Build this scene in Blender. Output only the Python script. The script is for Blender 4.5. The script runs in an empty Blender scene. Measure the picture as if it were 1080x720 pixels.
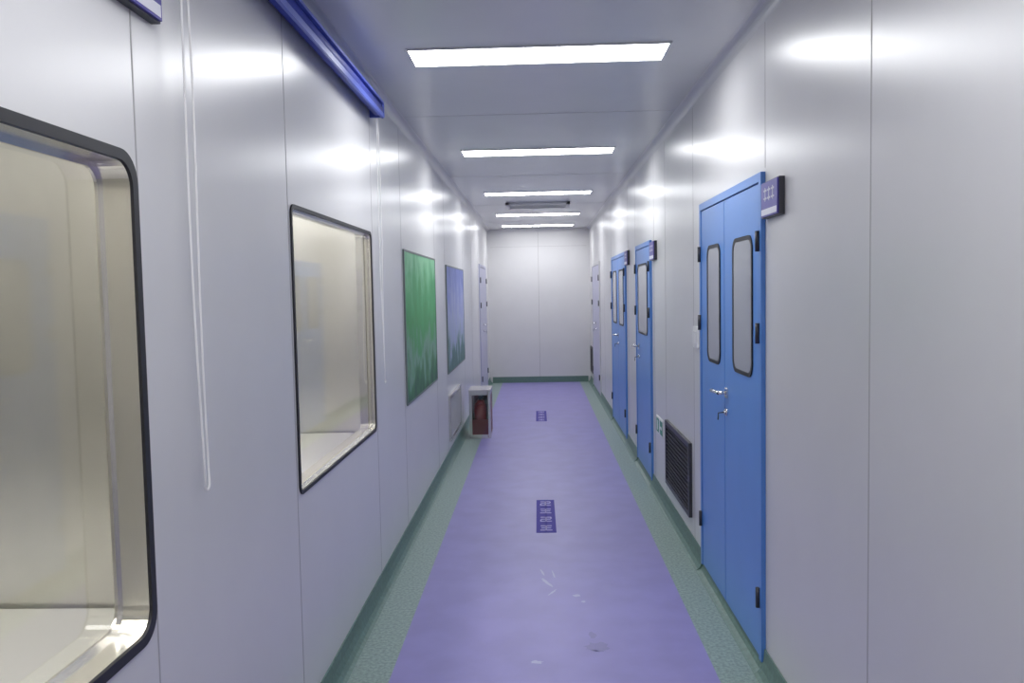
import bpy, bmesh, math, random
from mathutils import Matrix, Vector
S = bpy.context.scene
C = bpy.data.collections.new("corridor"); S.collection.children.link(C)
try:
    S.view_settings.view_transform = 'Standard'; S.view_settings.look = 'None'
except Exception: pass

XL, XR, H = -0.835, 0.885, 2.60
Y0, Y1 = -3.0, 14.0

# ------------------------------------------------------------ materials
def mat(name, col, rough=0.5, metal=0.0, spec=0.5, noise=0.0, nscale=20, bump=0.0, bscale=60, emit=None, es=0, coat=0, stretch=None):
    m = bpy.data.materials.new(name); m.use_nodes = True
    nt = m.node_tree; b = nt.nodes['Principled BSDF']
    b.inputs['Base Color'].default_value = (*col, 1)
    b.inputs['Roughness'].default_value = rough
    b.inputs['Metallic'].default_value = metal
    b.inputs['Specular IOR Level'].default_value = spec
    b.inputs['Coat Weight'].default_value = coat
    if emit:
        b.inputs['Emission Color'].default_value = (*emit, 1)
        b.inputs['Emission Strength'].default_value = es
    tc = nt.nodes.new('ShaderNodeTexCoord'); src = tc.outputs['Object']
    if stretch:
        mp = nt.nodes.new('ShaderNodeMapping'); mp.inputs['Scale'].default_value = stretch
        nt.links.new(src, mp.inputs[0]); src = mp.outputs[0]
    if noise > 0:
        n = nt.nodes.new('ShaderNodeTexNoise'); n.inputs['Scale'].default_value = nscale
        n.inputs['Detail'].default_value = 4
        nt.links.new(src, n.inputs['Vector'])
        r = nt.nodes.new('ShaderNodeValToRGB')
        r.color_ramp.elements[0].position = 0.35; r.color_ramp.elements[1].position = 0.65
        r.color_ramp.elements[0].color = (*[c*(1-noise) for c in col], 1)
        r.color_ramp.elements[1].color = (*[min(1, c*(1+noise)) for c in col], 1)
        nt.links.new(n.outputs['Fac'], r.inputs['Fac'])
        nt.links.new(r.outputs['Color'], b.inputs['Base Color'])
    if bump > 0:
        n2 = nt.nodes.new('ShaderNodeTexNoise'); n2.inputs['Scale'].default_value = bscale
        nt.links.new(src, n2.inputs['Vector'])
        bp = nt.nodes.new('ShaderNodeBump'); bp.inputs['Strength'].default_value = bump
        bp.inputs['Distance'].default_value = 0.01
        nt.links.new(n2.outputs['Fac'], bp.inputs['Height'])
        nt.links.new(bp.outputs['Normal'], b.inputs['Normal'])
    return m

M_wall = mat('coated_steel_wall', (0.655, 0.65, 0.655), 0.29, 0.0, 0.75, noise=0.015, nscale=3, bump=0.02, bscale=2.5)
M_ceil = mat('coated_steel_ceiling', (0.70, 0.705, 0.71), 0.27, 0.0, 0.6, noise=0.015, nscale=3)
M_seam = mat('panel_seam', (0.42, 0.41, 0.41), 0.6)
M_trim = mat('aluminium_trim', (0.62, 0.62, 0.63), 0.35, 0.3)
M_pframe = mat('poster_edge', (0.16, 0.19, 0.18), 0.4)
M_purple = mat('purple_vinyl', (0.26, 0.235, 0.51), 0.40, 0, 0.4, noise=0.05, nscale=5, bump=0.03, bscale=15)
M_green = mat('green_terrazzo_vinyl', (0.25, 0.335, 0.31), 0.42, 0, 0.4, noise=0.22, nscale=70)
M_base = mat('green_cove_vinyl', (0.125, 0.205, 0.18), 0.45, 0, 0.4, noise=0.12, nscale=50)
M_blue = mat('blue_door_paint', (0.11, 0.28, 0.69), 0.35, 0, 0.5, noise=0.02, nscale=4)
M_bluef = mat('blue_frame_paint', (0.10, 0.26, 0.66), 0.35, 0, 0.5)
M_pale = mat('pale_lilac_door_paint', (0.47, 0.47, 0.60), 0.4)
M_black = mat('black_rubber', (0.018, 0.018, 0.022), 0.5)
M_dark = mat('dark_metal', (0.06, 0.06, 0.07), 0.4, 0.5)
M_steel = mat('stainless_steel', (0.72, 0.70, 0.67), 0.22, 0.9, noise=0.03, nscale=8)
M_jamb = mat('stainless_jamb', (0.86, 0.84, 0.78), 0.22, 0.9)
M_chrome = mat('chrome', (0.8, 0.8, 0.8), 0.12, 1.0)
M_white = mat('white_plastic', (0.78, 0.78, 0.78), 0.4)
M_cord = mat('white_bead_cord', (0.88, 0.87, 0.86), 0.5)
M_red = mat('red_paint', (0.22, 0.012, 0.02), 0.3)
M_redp = mat('red_panel', (0.16, 0.016, 0.022), 0.4)
M_sign = mat('purple_sign', (0.06, 0.045, 0.33), 0.35)
M_text = mat('sign_white', (0.75, 0.75, 0.82), 0.5)
M_fsign = mat('blue_floor_film', (0.05, 0.035, 0.30), 0.6, 0, 0.2)
M_ftext = mat('floor_sign_text', (0.36, 0.32, 0.64), 0.5)
M_gsign = mat('green_sign', (0.02, 0.28, 0.16), 0.4)
M_blind = mat('blue_blind_fabric', (0.045, 0.07, 0.42), 0.5, noise=0.05, nscale=30)
M_blindc = mat('blind_casing', (0.12, 0.17, 0.60), 0.35)
M_roomw = mat('side_room_brushed_steel', (0.80, 0.785, 0.74), 0.33, 1.0, noise=0.08, nscale=2.5, bump=0.6, bscale=1.6, stretch=(1, 1, 0.6))  # added steel lining, approximates the blurry reflections in the left windows
M_roomf = mat('side_room_floor', (0.7, 0.7, 0.69), 0.4)
M_bench = mat('bench_laminate', (0.85, 0.85, 0.83), 0.35)
M_louver = mat('louver_black', (0.03, 0.028, 0.03), 0.45)
M_dglass = mat('door_window_glass', (0.33, 0.35, 0.39), 0.12, 0.0, 0.7)
M_light = mat('led_diffuser', (0.9, 0.9, 0.9), 0.5, emit=(0.975, 0.988, 1.0), es=19.5)
M_light2 = mat('led_diffuser_warm', (0.9, 0.9, 0.9), 0.5, emit=(1.0, 0.965, 0.88), es=26)
M_scuff = mat('floor_scuff', (0.42, 0.41, 0.60), 0.5)
M_wet = mat('floor_stain', (0.17, 0.155, 0.37), 0.3)

def glass_mat():
    m = bpy.data.materials.new('window_glass'); m.use_nodes = True
    nt = m.node_tree; nt.nodes.clear()
    o = nt.nodes.new('ShaderNodeOutputMaterial'); mx = nt.nodes.new('ShaderNodeMixShader')
    t = nt.nodes.new('ShaderNodeBsdfTransparent'); t.inputs['Color'].default_value = (0.92, 0.93, 0.92, 1)
    g = nt.nodes.new('ShaderNodeBsdfGlossy'); g.inputs['Roughness'].default_value = 0.06
    lw = nt.nodes.new('ShaderNodeLayerWeight'); lw.inputs['Blend'].default_value = 0.5
    p = nt.nodes.new('ShaderNodeMath'); p.operation = 'POWER'; p.inputs[1].default_value = 3.5
    a = nt.nodes.new('ShaderNodeMath'); a.operation = 'MULTIPLY_ADD'; a.inputs[1].default_value = 0.85; a.inputs[2].default_value = 0.10
    nt.links.new(lw.outputs['Facing'], p.inputs[0]); nt.links.new(p.outputs[0], a.inputs[0])
    nt.links.new(a.outputs[0], mx.inputs[0]); nt.links.new(t.outputs[0], mx.inputs[1])
    nt.links.new(g.outputs[0], mx.inputs[2]); nt.links.new(mx.outputs[0], o.inputs[0])
    return m
M_glass = glass_mat()

# ------------------------------------------------------------ mesh helpers
def link(o, parent=None):
    C.objects.link(o)
    if parent: o.parent = parent
    return o
def empty(name):
    e = bpy.data.objects.new(name, None); e.empty_display_size = 0.1
    return link(e)
def mesh_obj(name, bm, mats, parent=None, smooth=False):
    bmesh.ops.recalc_face_normals(bm, faces=bm.faces)
    me = bpy.data.meshes.new(name); bm.to_mesh(me); bm.free()
    for m in (mats if isinstance(mats, list) else [mats]): me.materials.append(m)
    if smooth:
        for p in me.polygons: p.use_smooth = True
    return link(bpy.data.objects.new(name, me), parent)
def add_box(bm, x0, x1, y0, y1, z0, z1, mi=0):
    vs = [bm.verts.new((x, y, z)) for x in (x0, x1) for y in (y0, y1) for z in (z0, z1)]
    for f in ((0,1,3,2),(4,6,7,5),(0,4,5,1),(2,3,7,6),(0,2,6,4),(1,5,7,3)):
        bm.faces.new([vs[i] for i in f]).material_index = mi
def box(name, x0, x1, y0, y1, z0, z1, m, parent=None, bevel=0):
    bm = bmesh.new(); add_box(bm, x0, x1, y0, y1, z0, z1)
    if bevel: bmesh.ops.bevel(bm, geom=list(bm.edges), offset=bevel, segments=2, affect='EDGES')
    return mesh_obj(name, bm, m, parent)
def boxes(name, lst, mats, parent=None):
    bm = bmesh.new()
    for b in lst: add_box(bm, *b)
    return mesh_obj(name, bm, mats, parent)
def cyl(name, p0, p1, r, m, parent=None, seg=20, r2=None, smooth=True):
    p0, p1 = Vector(p0), Vector(p1); d = p1-p0
    bm = bmesh.new()
    bmesh.ops.create_cone(bm, cap_ends=True, segments=seg, radius1=r, radius2=r if r2 is None else r2, depth=d.length)
    q = d.to_track_quat('Z', 'Y').to_matrix().to_4x4()
    bmesh.ops.transform(bm, matrix=Matrix.Translation((p0+p1)/2) @ q, verts=bm.verts)
    o = mesh_obj(name, bm, m, parent)
    if smooth:
        for p in o.data.polygons: p.use_smooth = len(p.vertices) == 4
    return o
def rrect(y0, y1, z0, z1, r, n=8):
    pts = []
    for cy, cz, a0 in ((y1-r, z1-r, 0), (y0+r, z1-r, 90), (y0+r, z0+r, 180), (y1-r, z0+r, 270)):
        for i in range(n+1):
            a = math.radians(a0 + 90*i/n); pts.append((cy+r*math.cos(a), cz+r*math.sin(a)))
    return pts
def ring(name, x0, x1, outer, inner, m, parent=None):
    bm = bmesh.new(); n = len(outer)
    L = [[bm.verts.new((x, p[0], p[1])) for p in o] for x, o in ((x0, outer), (x1, outer), (x1, inner), (x0, inner))]
    for k in range(4):
        A, B = L[k], L[(k+1) % 4]
        for i in range(n):
            bm.faces.new((A[i], A[(i+1) % n], B[(i+1) % n], B[i]))
    return mesh_obj(name, bm, m, parent)
def plate(name, x0, x1, outline, m, parent=None):
    bm = bmesh.new()
    A = [bm.verts.new((x0, *p)) for p in outline]; B = [bm.verts.new((x1, *p)) for p in outline]
    bm.faces.new(A); bm.faces.new(B[::-1]); n = len(A)
    for i in range(n): bm.faces.new((A[i], A[(i+1) % n], B[(i+1) % n], B[i]))
    return mesh_obj(name, bm, m, parent)
def sheet(name, x, outline, m, parent=None):
    bm = bmesh.new(); bm.faces.new([bm.verts.new((x, *p)) for p in outline])
    return mesh_obj(name, bm, m, parent)
def wall_yz(name, x0, x1, y0, y1, z0, z1, holes, m):
    bm = bmesh.new()
    def loop(pts):
        vs = [bm.verts.new((x0, *p)) for p in pts]
        return [bm.edges.new((vs[i], vs[(i+1) % len(vs)])) for i in range(len(vs))]
    es = loop([(y0, z0), (y1, z0), (y1, z1), (y0, z1)])
    for h in holes: es += loop(h)
    bmesh.ops.triangle_fill(bm, use_beauty=True, use_dissolve=False, edges=es)
    r = bmesh.ops.extrude_face_region(bm, geom=list(bm.faces))
    bmesh.ops.translate(bm, vec=(x1-x0, 0, 0), verts=[v for v in r['geom'] if isinstance(v, bmesh.types.BMVert)])
    return mesh_obj(name, bm, m)
def prism_y(name, segs, mats, parent=None, smooth=False):
    bm = bmesh.new()
    for prof, y0, y1 in segs:
        A = [bm.verts.new((p[0], y0, p[1])) for p in prof]; B = [bm.verts.new((p[0], y1, p[1])) for p in prof]
        bm.faces.new(A); bm.faces.new(B[::-1]); n = len(A)
        for i in range(n): bm.faces.new((A[i], A[(i+1) % n], B[(i+1) % n], B[i]))
    return mesh_obj(name, bm, mats, parent)
def tube(name, pts, r, m, parent=None, closed=False):
    cu = bpy.data.curves.new(name, 'CURVE'); cu.dimensions = '3D'; cu.bevel_depth = r; cu.bevel_resolution = 2
    s = cu.splines.new('POLY'); s.points.add(len(pts)-1)
    for i, p in enumerate(pts): s.points[i].co = (*p, 1)
    s.use_cyclic_u = closed
    cu.materials.append(m)
    return link(bpy.data.objects.new(name, cu), parent)

# ------------------------------------------------------------ room shell
# y0, y1, z0, z1, corner radius, reveal depth, gasket width
WINS = [(0.40, 1.695, 0.835, 1.825, 0.055, 0.062, 0.018), (2.80, 4.14, 0.86, 1.845, 0.028, 0.012, 0.010)]
T = 0.05
wall_yz('wall_left', XL-T, XL, Y0, Y1, 0, H, [rrect(*w[:4], w[4]) for w in WINS], M_wall)
box('wall_right', XR, XR+T, Y0, Y1, 0, H, M_wall)
box('wall_end', XL-T, XR+T, Y1, Y1+T, 0, H, M_wall)
box('wall_back', XL-T, XR+T, Y0-T, Y0, 0, H, M_wall)
box('ceiling', XL-T, XR+T, Y0-T, Y1+T, H, H+0.05, M_ceil)
PL, PR = -0.62, 0.69
boxes('floor', [(XL-T, PL, Y0-T, Y1+T, -0.05, 0, 1), (PL, PR, Y0-T, Y1+T, -0.05, 0, 0), (PR, XR+T, Y0-T, Y1+T, -0.05, 0, 1)], [M_purple, M_green])

sl = [-1.7, -0.65, 0.36, 1.722, 2.77, 4.19, 5.08, 6.72, 7.45, 9.25, 10.4, 11.55]
boxes('trim_1', [(XL, XL+0.0008, y-0.0025, y+0.0025, 0.1, H-0.05) for y in sl], M_seam)
sr = [-0.9, 0.15, 1.19, 2.23, 4.72, 5.75, 6.3, 7.5, 8.1, 9.95, 11.0, 13.6]
boxes('trim_2', [(XR-0.0008, XR, y-0.0025, y+0.0025, 0.1, H-0.05) for y in sr] + [(XR-0.0008, XR, 3.24, 3.245, 2.0, H-0.05)], M_seam)
boxes('trim_3', [(x-0.003, x+0.003, Y1-0.001, Y1, 0.1, H-0.05) for x in (0.02,)] + [(XL+0.05, XR-0.05, Y1-0.001, Y1, 2.3, 2.304)], M_seam)
boxes('trim_4', [(XL+0.05, XR-0.05, y-0.003, y+0.003, H-0.0008, H) for y in (-0.1, 2.5, 5.0, 7.6, 10.1, 12.5)], M_seam)
def arc(x, s, r):
    pts = [(x, H)]
    for i in range(7):
        a = math.pi/2*i/6
        pts.append((x+s*r*(1-math.sin(a)), H-r*(1-math.cos(a))))
    return pts
prism_y('trim_5', [(arc(XL, 1, 0.05), Y0, Y1)], M_trim)
prism_y('trim_6', [(arc(XR, -1, 0.05), Y0, Y1)], M_trim)
def cove(x, s, h):
    return [(x, 0), (x, h), (x+s*0.006, h), (x+s*0.010, h*0.55), (x+s*0.02, h*0.25), (x+s*0.035, h*0.08+0.001), (x+s*0.048, 0.001), (x+s*0.048, 0)]
DOORS_R = [(3.24, 4.46), (6.42, 7.36), (8.25, 9.75), (11.7, 13.2)]
DOORS_L = [(11.75, 13.15)]
def base_segs(x, s, doors):
    out = []; y = Y0
    for a, b in doors:
        out += [(cove(x, s, 0.10), y, a), (cove(x, s, 0.045), a, b)]; y = b
    out.append((cove(x, s, 0.10), y, Y1)); return out
prism_y('baseboard_left', base_segs(XL, 1, DOORS_L), M_base)
prism_y('baseboard_right', base_segs(XR, -1, DOORS_R), M_base)
box('baseboard_end', XL+0.048, XR-0.048, Y1-0.02, Y1, 0, 0.10, M_base)

# ------------------------------------------------------------ ceiling lights
for yc in (-1.6, 1.15, 3.76, 6.32, 8.95, 11.4, 13.3):
    e = empty('recessed_ceiling_light')
    xc, w, d = 0.02, 1.13, 0.25
    boxes('diffuser', [(xc-w/2, xc+w/2, yc-d/2, yc+d/2, H-0.006, H-0.001)], M_light, e)
    f = 0.012
    boxes('frame', [(xc-w/2-f, xc+w/2+f, yc-d/2-f, yc-d/2, H-0.008, H), (xc-w/2-f, xc+w/2+f, yc+d/2, yc+d/2+f, H-0.008, H),
                    (xc-w/2-f, xc-w/2, yc-d/2, yc+d/2, H-0.008, H), (xc+w/2, xc+w/2+f, yc-d/2, yc+d/2, H-0.008, H)], M_trim, e)
e = empty('ceiling_air_vent')
vx0, vx1, vy0, vy1 = -0.36, 0.40, 9.85, 10.35
boxes('frame', [(vx0, vx1, vy0, vy0+0.04, H-0.03, H), (vx0, vx1, vy1-0.04, vy1, H-0.03, H), (vx0, vx0+0.04, vy0, vy1, H-0.03, H), (vx1-0.04, vx1, vy0, vy1, H-0.03, H)], M_trim, e)
box('cavity', vx0+0.04, vx1-0.04, vy0+0.04, vy1-0.04, H-0.004, H-0.001, M_dark, e)
boxes('louvers', [(vx0+0.04, vx1-0.04, vy0+0.06+i*0.055, vy0+0.075+i*0.055, H-0.028, H-0.006) for i in range(7)], M_trim, e)

# ------------------------------------------------------------ windows to side rooms
for k, (a, b, c, d, r, dep, g) in enumerate(WINS):
    e = empty('window_%d' % (k+1))
    ring('gasket', XL, XL+0.006, rrect(a-g, b+g, c-g, d+g, r+g*0.6), rrect(a+0.004, b-0.004, c+0.004, d-0.004, r-0.004), M_black, e)
    ring('jamb', XL-0.075, XL, rrect(a+0.001, b-0.001, c+0.001, d-0.001, r), rrect(a+0.006, b-0.006, c+0.006, d-0.006, r-0.005), M_jamb, e)
    ring('inner_stop', XL-dep-0.006, XL-dep, rrect(a+0.006, b-0.006, c+0.006, d-0.006, r-0.005), rrect(a+0.016, b-0.016, c+0.016, d-0.016, r-0.01), M_steel, e)
    sheet('glass', XL-dep-0.003, rrect(a+0.01, b-0.01, c+0.01, d-0.01, r-0.008), M_glass, e)

RX = -2.75; XB = XL-T
box('wall_side_room_rear', RX-0.05, RX, -0.8, 5.3, 0, H, M_roomw)
box('wall_side_room_near', RX, XB, -0.85, -0.8, 0, H, M_roomw)
box('wall_side_room_partition', RX, XB, 2.71, 2.76, 0, H, M_roomw)
box('wall_side_room_far', RX, XB, 5.25, 5.30, 0, H, M_roomw)
box('floor_side_room', RX-0.05, XB, -0.85, 5.3, -0.05, 0, M_roomf)
box('ceiling_side_room', RX-0.05, XB, -0.85, 5.3, H, H+0.05, M_white)
for (yc, xc) in ((1.2, -1.8), (3.9, -1.8)):
    e = empty('recessed_ceiling_light')
    box('diffuser', xc-0.15, xc+0.15, yc-0.55, yc+0.55, H-0.006, H-0.001, M_light2, e)
    boxes('frame', [(xc-0.165, xc-0.15, yc-0.565, yc+0.565, H-0.009, H), (xc+0.15, xc+0.165, yc-0.565, yc+0.565, H-0.009, H),
                    (xc-0.15, xc+0.15, yc-0.565, yc-0.55, H-0.009, H), (xc-0.15, xc+0.15, yc+0.55, yc+0.565, H-0.009, H)], M_trim, e)
def bench(x0, x1, y0, y1, zt):
    e = empty('laboratory_bench')
    box('top', x0, x1, y0, y1, zt-0.03, zt, M_bench, e, 0.004)
    for i, (x, y) in enumerate(((x0+.05, y0+.05), (x1-.05, y0+.05), (x0+.05, y1-.05), (x1-.05, y1-.05))):
        box('leg_%d' % (i+1), x-.02, x+.02, y-.02, y+.02, 0, zt-0.03, M_steel, e)
    box('shelf', x0+.03, x1-.03, y0+.03, y1-.03, 0.18, 0.20, M_steel, e)
bench(-2.6, -0.95, 1.3, 2.69, 0.50)  # bench lengthened towards the camera so the steel wall reflects more brightness
bench(-2.6, -0.95, 3.6, 5.22, 0.66)

# ------------------------------------------------------------ doors
def door(n, side, y0, y1, z1, leafs, frame_m, leaf_m, win=True, shift=0.0):
    e = empty('door_%d' % n)
    X = XR if side == 'R' else XL; s = -1 if side == 'R' else 1
    def bx(name, d0, d1, a, b, c, d, m, bev=0):
        xs = sorted((X+s*d0, X+s*d1)); return box(name, xs[0], xs[1], a, b, c, d, m, e, bev)
    z0 = 0.046; fw = 0.035
    xs = sorted((X, X+s*0.018))
    boxes('frame', [(xs[0], xs[1], y0, y0+fw, z0, z1), (xs[0], xs[1], y1-fw, y1, z0, z1), (xs[0], xs[1], y0+fw, y1-fw, z1-fw, z1)], frame_m, e)
    edges = [y0+fw+0.004] + [y0+fw+(y1-y0-2*fw)*t for t in leafs] + [y1-fw-0.004]
    for i in range(len(edges)-1):
        a, b = edges[i]+0.003, edges[i+1]-0.003
        bx('leaf_%d' % (i+1), 0.001, 0.014, a, b, z0+0.006, z1-fw-0.005, leaf_m, 0.002)
        if win:
            w = b-a; m_ = min(0.13, w*0.22)
            wa, wb = a+m_-shift, b-m_-shift
            zt = 1.755; zb = 1.17; g = 0.017
            xx = sorted((X+s*0.014, X+s*0.019))
            ring('window_gasket_%d' % (i+1), xx[0], xx[1], rrect(wa, wb, zb, zt, 0.06), rrect(wa+g, wb-g, zb+g, zt-g, 0.05), M_black, e)
            xx = sorted((X+s*0.014, X+s*0.017))
            plate('window_pane_%d' % (i+1), xx[0], xx[1], rrect(wa+g-.002, wb-g+.002, zb+g-.002, zt-g+.002, 0.05), M_dglass, e)
    bx('gap_backing', 0.0002, 0.0008, y0+fw, y1-fw, z0, z1-fw, M_dark)
    k = 0
    for ye in (y0+fw/2+0.012, y1-fw/2-0.012):
        for z in (0.30, 1.36, 1.72):
            k += 1
            cyl('hinge_%d' % k, (X+s*0.024, ye, z-0.04), (X+s*0.024, ye, z+0.04), 0.009, M_dark, e, 12)
    yh = (edges[1]-0.05) if len(edges) > 2 else y1-fw-0.20
    bx('rose', 0.014, 0.022, yh-0.025, yh+0.025, 1.03, 1.08, M_chrome, 0.004)
    cyl('spindle', (X+s*0.02, yh, 1.055), (X+s*0.055, yh, 1.055), 0.009, M_chrome, e)
    tube('lever', [(X+s*0.055, yh, 1.055), (X+s*0.06, yh+0.02, 1.057), (X+s*0.06, yh+0.13, 1.052), (X+s*0.05, yh+0.145, 1.052)], 0.009, M_chrome, e)
    cyl('lock_rose', (X+s*0.014, yh, 0.965), (X+s*0.022, yh, 0.965), 0.018, M_chrome, e)
    cyl('lock_cylinder', (X+s*0.022, yh, 0.965), (X+s*0.030, yh, 0.965), 0.010, M_chrome, e)
    tube('key', [(X+s*0.030, yh, 0.965), (X+s*0.055, yh, 0.962), (X+s*0.057, yh, 0.93)], 0.003, M_dark, e)
    return e
door(1, 'R', 3.24, 4.46, 1.985, [0.53], M_bluef, M_blue, True, 0.04)
door(2, 'R', 6.42, 7.36, 1.92, [], M_bluef, M_blue)
door(3, 'R', 8.25, 9.75, 1.92, [0.5], M_bluef, M_blue)
door(4, 'R', 11.7, 13.2, 1.95, [0.5], M_trim, M_pale, False)
door(5, 'L', 11.75, 13.15, 1.95, [0.5], M_pale, M_pale, False)

def wall_sign(y0, y1, z0, z1, side='R'):
    e = empty('door_sign')
    X = XR if side == 'R' else XL; s = -1 if side == 'R' else 1
    def bx(name, d0, d1, *r, bev=0, m=M_sign):
        xs = sorted((X+s*d0, X+s*d1)); return box(name, xs[0], xs[1], *r, m, e, bev)
    bx('backplate', 0, 0.02, y0, y1, z0, z1, m=M_dark)
    bx('face', 0.02, 0.026, y0+0.004, y1-0.004, z0+0.004, z1-0.004)
    h = z1-z0; w = y1-y0
    bx('white_band', 0.026, 0.0268, y0+0.01, y1-0.01, z0+0.01, z0+0.24*h, m=M_text)
    for i in range(3):
        c = y0+w*(0.28+0.22*i)
        bx('glyph_bar_%d' % (i*3+1), 0.026, 0.0268, c-0.018, c+0.018, z0+0.72*h, z0+0.77*h, m=M_text)
        bx('glyph_bar_%d' % (i*3+2), 0.026, 0.0268, c-0.018, c+0.018, z0+0.50*h, z0+0.55*h, m=M_text)
        bx('glyph_bar_%d' % (i*3+3), 0.026, 0.0268, c-0.004, c+0.004, z0+0.45*h, z0+0.82*h, m=M_text)
wall_sign(2.99, 3.21, 1.80, 1.935)
wall_sign(6.14, 6.38, 1.76, 1.90)
wall_sign(7.95, 8.2, 1.78, 1.92)
wall_sign(1.52, 1.82, 2.14, 2.29, 'L')

e = empty('light_switch')
box('backplate', XR-0.014, XR, 4.55, 4.68, 1.21, 1.33, M_white, e, 0.003)
box('rocker_1', XR-0.020, XR-0.014, 4.565, 4.61, 1.235, 1.305, M_white, e, 0.002)
box('rocker_2', XR-0.020, XR-0.014, 4.62, 4.665, 1.235, 1.305, M_white, e, 0.002)

def grille(side, y0, y1, z0, z1, mf, mb, ml):
    e = empty('return_air_grille')
    X = XR if side == 'R' else XL; s = -1 if side == 'R' else 1
    def B(d0, d1, *r):
        xs = sorted((X+s*d0, X+s*d1)); return (xs[0], xs[1], *r)
    f = 0.03
    boxes('frame', [B(0, .02, y0, y0+f, z0, z1), B(0, .02, y1-f, y1, z0, z1), B(0, .02, y0+f, y1-f, z0, z0+f), B(0, .02, y0+f, y1-f, z1-f, z1)], mf, e)
    boxes('backing', [B(0, .003, y0+f, y1-f, z0+f, z1-f)], mb, e)
    n = 14
    boxes('louvers', [B(.004, .016, y0+f, y1-f, z0+f+(z1-z0-2*f)*(i+0.2)/n, z0+f+(z1-z0-2*f)*(i+0.55)/n) for i in range(n)], ml, e)
grille('R', 4.80, 5.70, 0.20, 0.64, M_dark, M_black, M_louver)
grille('R', 13.3, 13.85, 0.2, 0.62, M_dark, M_black, M_louver)
grille('L', 7.50, 8.55, 0.18, 0.60, M_steel, M_trim, M_trim)  # pale grille added in place of a grey box beside the extinguisher cabinet

e = empty('exit_sign')
za, zb_ = 0.47, 0.60
box('plate', XR-0.008, XR, 5.88, 6.20, za, zb_, M_white, e, 0.002)
box('panel_1', XR-0.0095, XR-0.008, 5.90, 6.01, za+.015, zb_-.015, M_gsign, e)
box('panel_2', XR-0.0095, XR-0.008, 6.07, 6.18, za+.015, zb_-.015, M_gsign, e)
box('arrow_shaft', XR-0.011, XR-0.0095, 5.92, 5.99, 0.525, 0.545, M_white, e)
box('figure_body', XR-0.011, XR-0.0095, 6.11, 6.14, 0.50, 0.57, M_white, e)

# ------------------------------------------------------------ posters
def poster_mat(kind):
    m = bpy.data.materials.new('poster_'+kind); m.use_nodes = True
    nt = m.node_tree; b = nt.nodes['Principled BSDF']; b.inputs['Roughness'].default_value = 0.45
    b.inputs['Specular IOR Level'].default_value = 0.3
    tc = nt.nodes.new('ShaderNodeTexCoord'); sp = nt.nodes.new('ShaderNodeSeparateXYZ')
    nt.links.new(tc.outputs['Generated'], sp.inputs[0])
    n = nt.nodes.new('ShaderNodeTexNoise'); n.inputs['Scale'].default_value = 5; n.inputs['Detail'].default_value = 6
    mp = nt.nodes.new('ShaderNodeMapping'); mp.inputs['Scale'].default_value = (0, 1.8, 0.9 if kind == 'forest' else 1)
    nt.links.new(tc.outputs['Generated'], mp.inputs[0]); nt.links.new(mp.outputs[0], n.inputs['Vector'])
    ad = nt.nodes.new('ShaderNodeMath'); ad.operation = 'MULTIPLY_ADD'
    ad.inputs[1].default_value = 0.9; nt.links.new(n.outputs['Fac'], ad.inputs[0])
    nt.links.new(sp.outputs['Z'], ad.inputs[2])
    r = nt.nodes.new('ShaderNodeValToRGB'); cr = r.color_ramp
    sc = nt.nodes.new('ShaderNodeMath'); sc.operation = 'MULTIPLY'; sc.inputs[1].default_value = 1/1.8
    nt.links.new(ad.outputs[0], sc.inputs[0]); nt.links.new(sc.outputs[0], r.inputs['Fac'])
    if kind == 'forest':
        st = [(0.22, (0.03, 0.10, 0.06)), (0.32, (0.06, 0.22, 0.08)), (0.40, (0.20, 0.36, 0.26)), (0.5, (0.06, 0.32, 0.09)), (0.66, (0.08, 0.40, 0.14)), (0.8, (0.24, 0.58, 0.32))]
    else:
        st = [(0.2, (0.05, 0.14, 0.12)), (0.34, (0.10, 0.22, 0.20)), (0.42, (0.38, 0.44, 0.58)), (0.55, (0.40, 0.44, 0.68)), (0.72, (0.22, 0.27, 0.60)), (0.85, (0.16, 0.20, 0.50))]
    cr.elements[0].position, cr.elements[0].color = st[0][0], (*st[0][1], 1)
    cr.elements[1].position, cr.elements[1].color = st[-1][0], (*st[-1][1], 1)
    for p, c in st[1:-1]:
        el = cr.elements.new(p); el.color = (*c, 1)
    nt.links.new(r.outputs['Color'], b.inputs['Base Color'])
    return m
def poster(kind, y0, y1, z0, z1):
    e = empty('framed_poster')
    box('print', XL+0.001, XL+0.008, y0+0.005, y1-0.005, z0+0.005, z1-0.005, poster_mat(kind), e)
    f = 0.012
    boxes('frame', [(XL, XL+0.011, y0, y0+f, z0, z1), (XL, XL+0.011, y1-f, y1, z0, z1), (XL, XL+0.011, y0+f, y1-f, z0, z0+f), (XL, XL+0.011, y0+f, y1-f, z1-f, z1)], M_pframe, e)
poster('forest', 5.12, 6.67, 0.84, 1.82)
poster('sky', 7.49, 9.2, 0.80, 1.80)

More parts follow.
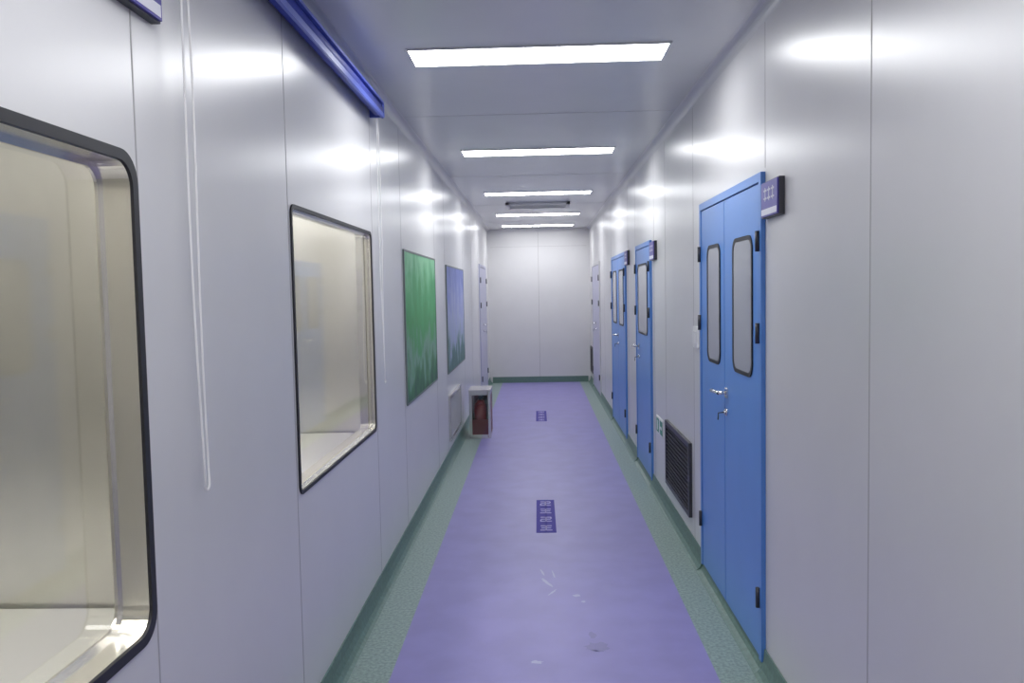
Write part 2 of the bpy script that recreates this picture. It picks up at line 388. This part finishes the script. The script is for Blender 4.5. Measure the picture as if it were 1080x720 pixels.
# ------------------------------------------------------------ roller blinds
def blind(y0, y1):
    e = empty('roller_blind')
    z = 2.47; x = XL+0.045
    cyl('roll', (x, y0+0.02, z), (x, y1-0.02, z), 0.030, M_blind, e, 24)
    box('casing', XL+0.0, XL+0.075, y0, y1, z+0.031, z+0.043, M_blindc, e)
    box('end_bracket_1', XL, XL+0.075, y0, y0+0.012, z-0.035, z+0.031, M_blindc, e)
    box('end_bracket_2', XL, XL+0.075, y1-0.012, y1, z-0.035, z+0.031, M_blindc, e)
    box('bottom_bar', x+0.018, x+0.03, y0+0.02, y1-0.02, z-0.045, z-0.015, M_blindc, e, 0.003)
    cx = XL+0.035
    yc = y1+0.012
    zb = 1.10; N = 24
    pts = [(cx+0.004*math.sin(5*i/N), yc+0.006+0.034*i/N+0.004*math.sin(7*i/N), z-(z-zb)*i/N) for i in range(N+1)]
    for i in range(1, 8):
        a = math.pi*i/8; pts.append((cx, yc+0.034-0.015*(1-math.cos(a)), zb-0.02*math.sin(a)))
    pts2 = []
    for i in range(N+1):
        t = 1-i/N; pts2.append((cx-0.006*math.sin(4*t), yc-0.012+0.014*t+0.006*math.sin(6*t), z-(z-zb)*t))
    tube('bead_cord', pts+pts2, 0.0028, M_cord, e, True)
    cyl('cord_wheel', (cx, y1, z), (cx, y1+0.022, z), 0.022, M_white, e)
blind(0.3, 1.90)
blind(2.42, 4.22)

# ------------------------------------------------------------ fire extinguisher cabinet
e = empty('fire_extinguisher_cabinet')
x0, x1, y0, y1, z0, z1 = -0.745, -0.52, 8.65, 9.05, 0.0, 0.50
boxes('steel_frame', [(x0, x0+.03, y0, y0+.03, z0, z1), (x1-.025, x1, y0, y0+.03, z0, z1), (x0, x0+.03, y1-.03, y1, z0, z1), (x1-.03, x1, y1-.03, y1, z0, z1),
     (x0+.03, x1-.03, y0, y0+.02, z0, z0+.04), (x0+.03, x1-.03, y0, y0+.02, z1-.04, z1), (x1-.02, x1, y0+.03, y1-.03, z0, z0+.04), (x1-.02, x1, y0+.03, y1-.03, z1-.04, z1),
     (x0-.005, x1+.005, y0-.005, y1+.005, z1, z1+.015)], M_steel, e)
box('left_panel', x0, x0+.006, y0+.03, y1-.03, z0, z1, M_steel, e)
box('rear_panel', x0+.03, x1-.03, y1-.02, y1-.01, z0, z1, M_redp, e)
box('base_panel', x0+.01, x1-.02, y0+.02, y1-.02, 0.001, 0.03, M_redp, e)
box('side_panel', x1-.014, x1-.006, y0+.03, y1-.03, 0.04, z1-.04, M_redp, e)
box('lower_door_panel', x0+.03, x1-.025, y0+.013, y0+.018, z0+.04, 0.20, M_redp, e)
sheet_bm = bmesh.new()
sheet_bm.faces.new([sheet_bm.verts.new(p) for p in ((x0+.03, y0+.01, z0+.04), (x1-.025, y0+.01, z0+.04), (x1-.025, y0+.01, z1-.04), (x0+.03, y0+.01, z1-.04))])
mesh_obj('glass_front', sheet_bm, M_glass, e)
for i, yy in enumerate((8.75, 8.92)):
    xx = (x0+x1)/2
    cyl('extinguisher_body_%d' % (i+1), (xx, yy, 0.03), (xx, yy, 0.35), 0.066, M_red, e, 24)
    cyl('extinguisher_shoulder_%d' % (i+1), (xx, yy, 0.35), (xx, yy, 0.40), 0.066, M_red, e, 24, r2=0.025)
    cyl('extinguisher_valve_%d' % (i+1), (xx, yy, 0.40), (xx, yy, 0.44), 0.018, M_dark, e)
    box('extinguisher_lever_%d' % (i+1), xx-.012, xx+.012, yy-.07, yy+.03, 0.44, 0.455, M_dark, e)
    tube('extinguisher_hose_%d' % (i+1), [(xx+.02, yy, .42), (xx+.05, yy-.02, .41), (xx+.074, yy-.02, .33), (xx+.074, yy-.02, .15)], 0.007, M_dark, e)

# ------------------------------------------------------------ floor markings
def floor_sign(x0, x1, y0, y1):
    e = empty('floor_marking')
    box('film', x0, x1, y0, y1, 0.0, 0.0012, M_fsign, e)
    n = 4; d = (y1-y0)/n; w = x1-x0
    L = []
    for i in range(n):
        c = y0+d*(i+0.5)
        L += [(x0+w*.2, x1-w*.2, c-d*.28, c-d*.19, .0012, .0018), (x0+w*.25, x1-w*.25, c-d*.04, c+d*.05, .0012, .0018), (x0+w*.22, x1-w*.22, c+d*.19, c+d*.28, .0012, .0018),
              (x0+w*.46, x0+w*.54, c-d*.28, c+d*.28, .0012, .0018)]
        L += [(x0+w*.2, x0+w*.27, c-d*.19, c-d*.04, .0012, .0018), (x1-w*.27, x1-w*.2, c+d*.05, c+d*.19, .0012, .0018)] if i % 2 else []
    boxes('characters', L, M_ftext, e)
floor_sign(-0.035, 0.095, 5.20, 6.03)
floor_sign(-0.045, 0.085, 9.75, 10.6)

def blob(cx, cy, rx, ry, rot, seed, z=0.0008):
    random.seed(seed)
    bm = bmesh.new(); vs = []
    for i in range(22):
        a = 2*math.pi*i/22; k = 1+random.uniform(-.3, .3)
        x, y = rx*k*math.cos(a), ry*k*math.sin(a)
        vs.append(bm.verts.new((cx+x*math.cos(rot)-y*math.sin(rot), cy+x*math.sin(rot)+y*math.cos(rot), z)))
    bm.faces.new(vs)
    bmesh.ops.triangulate(bm, faces=bm.faces)
    return bm
def blobs(name, specs, m):
    e = empty(name)
    for i, sp in enumerate(specs):
        mesh_obj('patch_%d' % (i+1), blob(*sp, i+3), m, e)
blobs('floor_scuff_marks', [(0.02, 4.30, 0.010, 0.07, 0.4), (0.05, 4.15, 0.007, 0.04, -0.5), (0.17, 4.10, 0.018, 0.015, 0.3), (0.0, 4.45, 0.005, 0.05, 0.2), (0.2, 4.02, .012, .012, 0), (-0.03, 3.35, .025, .015, 0), (0.06, 4.42, .004, .06, .1)], M_scuff)
blobs('floor_stains', [(0.235, 3.50, 0.05, 0.045, 0.2), (0.22, 3.62, 0.02, 0.03, 0)], M_wet)

# ------------------------------------------------------------ world + camera
w = bpy.data.worlds.new('world'); S.world = w; w.use_nodes = True
w.node_tree.nodes['Background'].inputs[0].default_value = (0.6, 0.65, 0.8, 1)
w.node_tree.nodes['Background'].inputs[1].default_value = 0.1
cam = bpy.data.cameras.new('camera'); co = bpy.data.objects.new('camera', cam); C.objects.link(co)
cam.sensor_width = 36; cam.lens = 870/1080*36; cam.clip_start = 0.02
R = Matrix.Rotation(math.radians(1.84), 4, 'Z') @ Matrix.Rotation(math.radians(90-3.42), 4, 'X') @ Matrix.Rotation(math.radians(-1.1), 4, 'Z')
co.matrix_world = Matrix.Translation((0, 0, 1.54)) @ R
S.camera = co
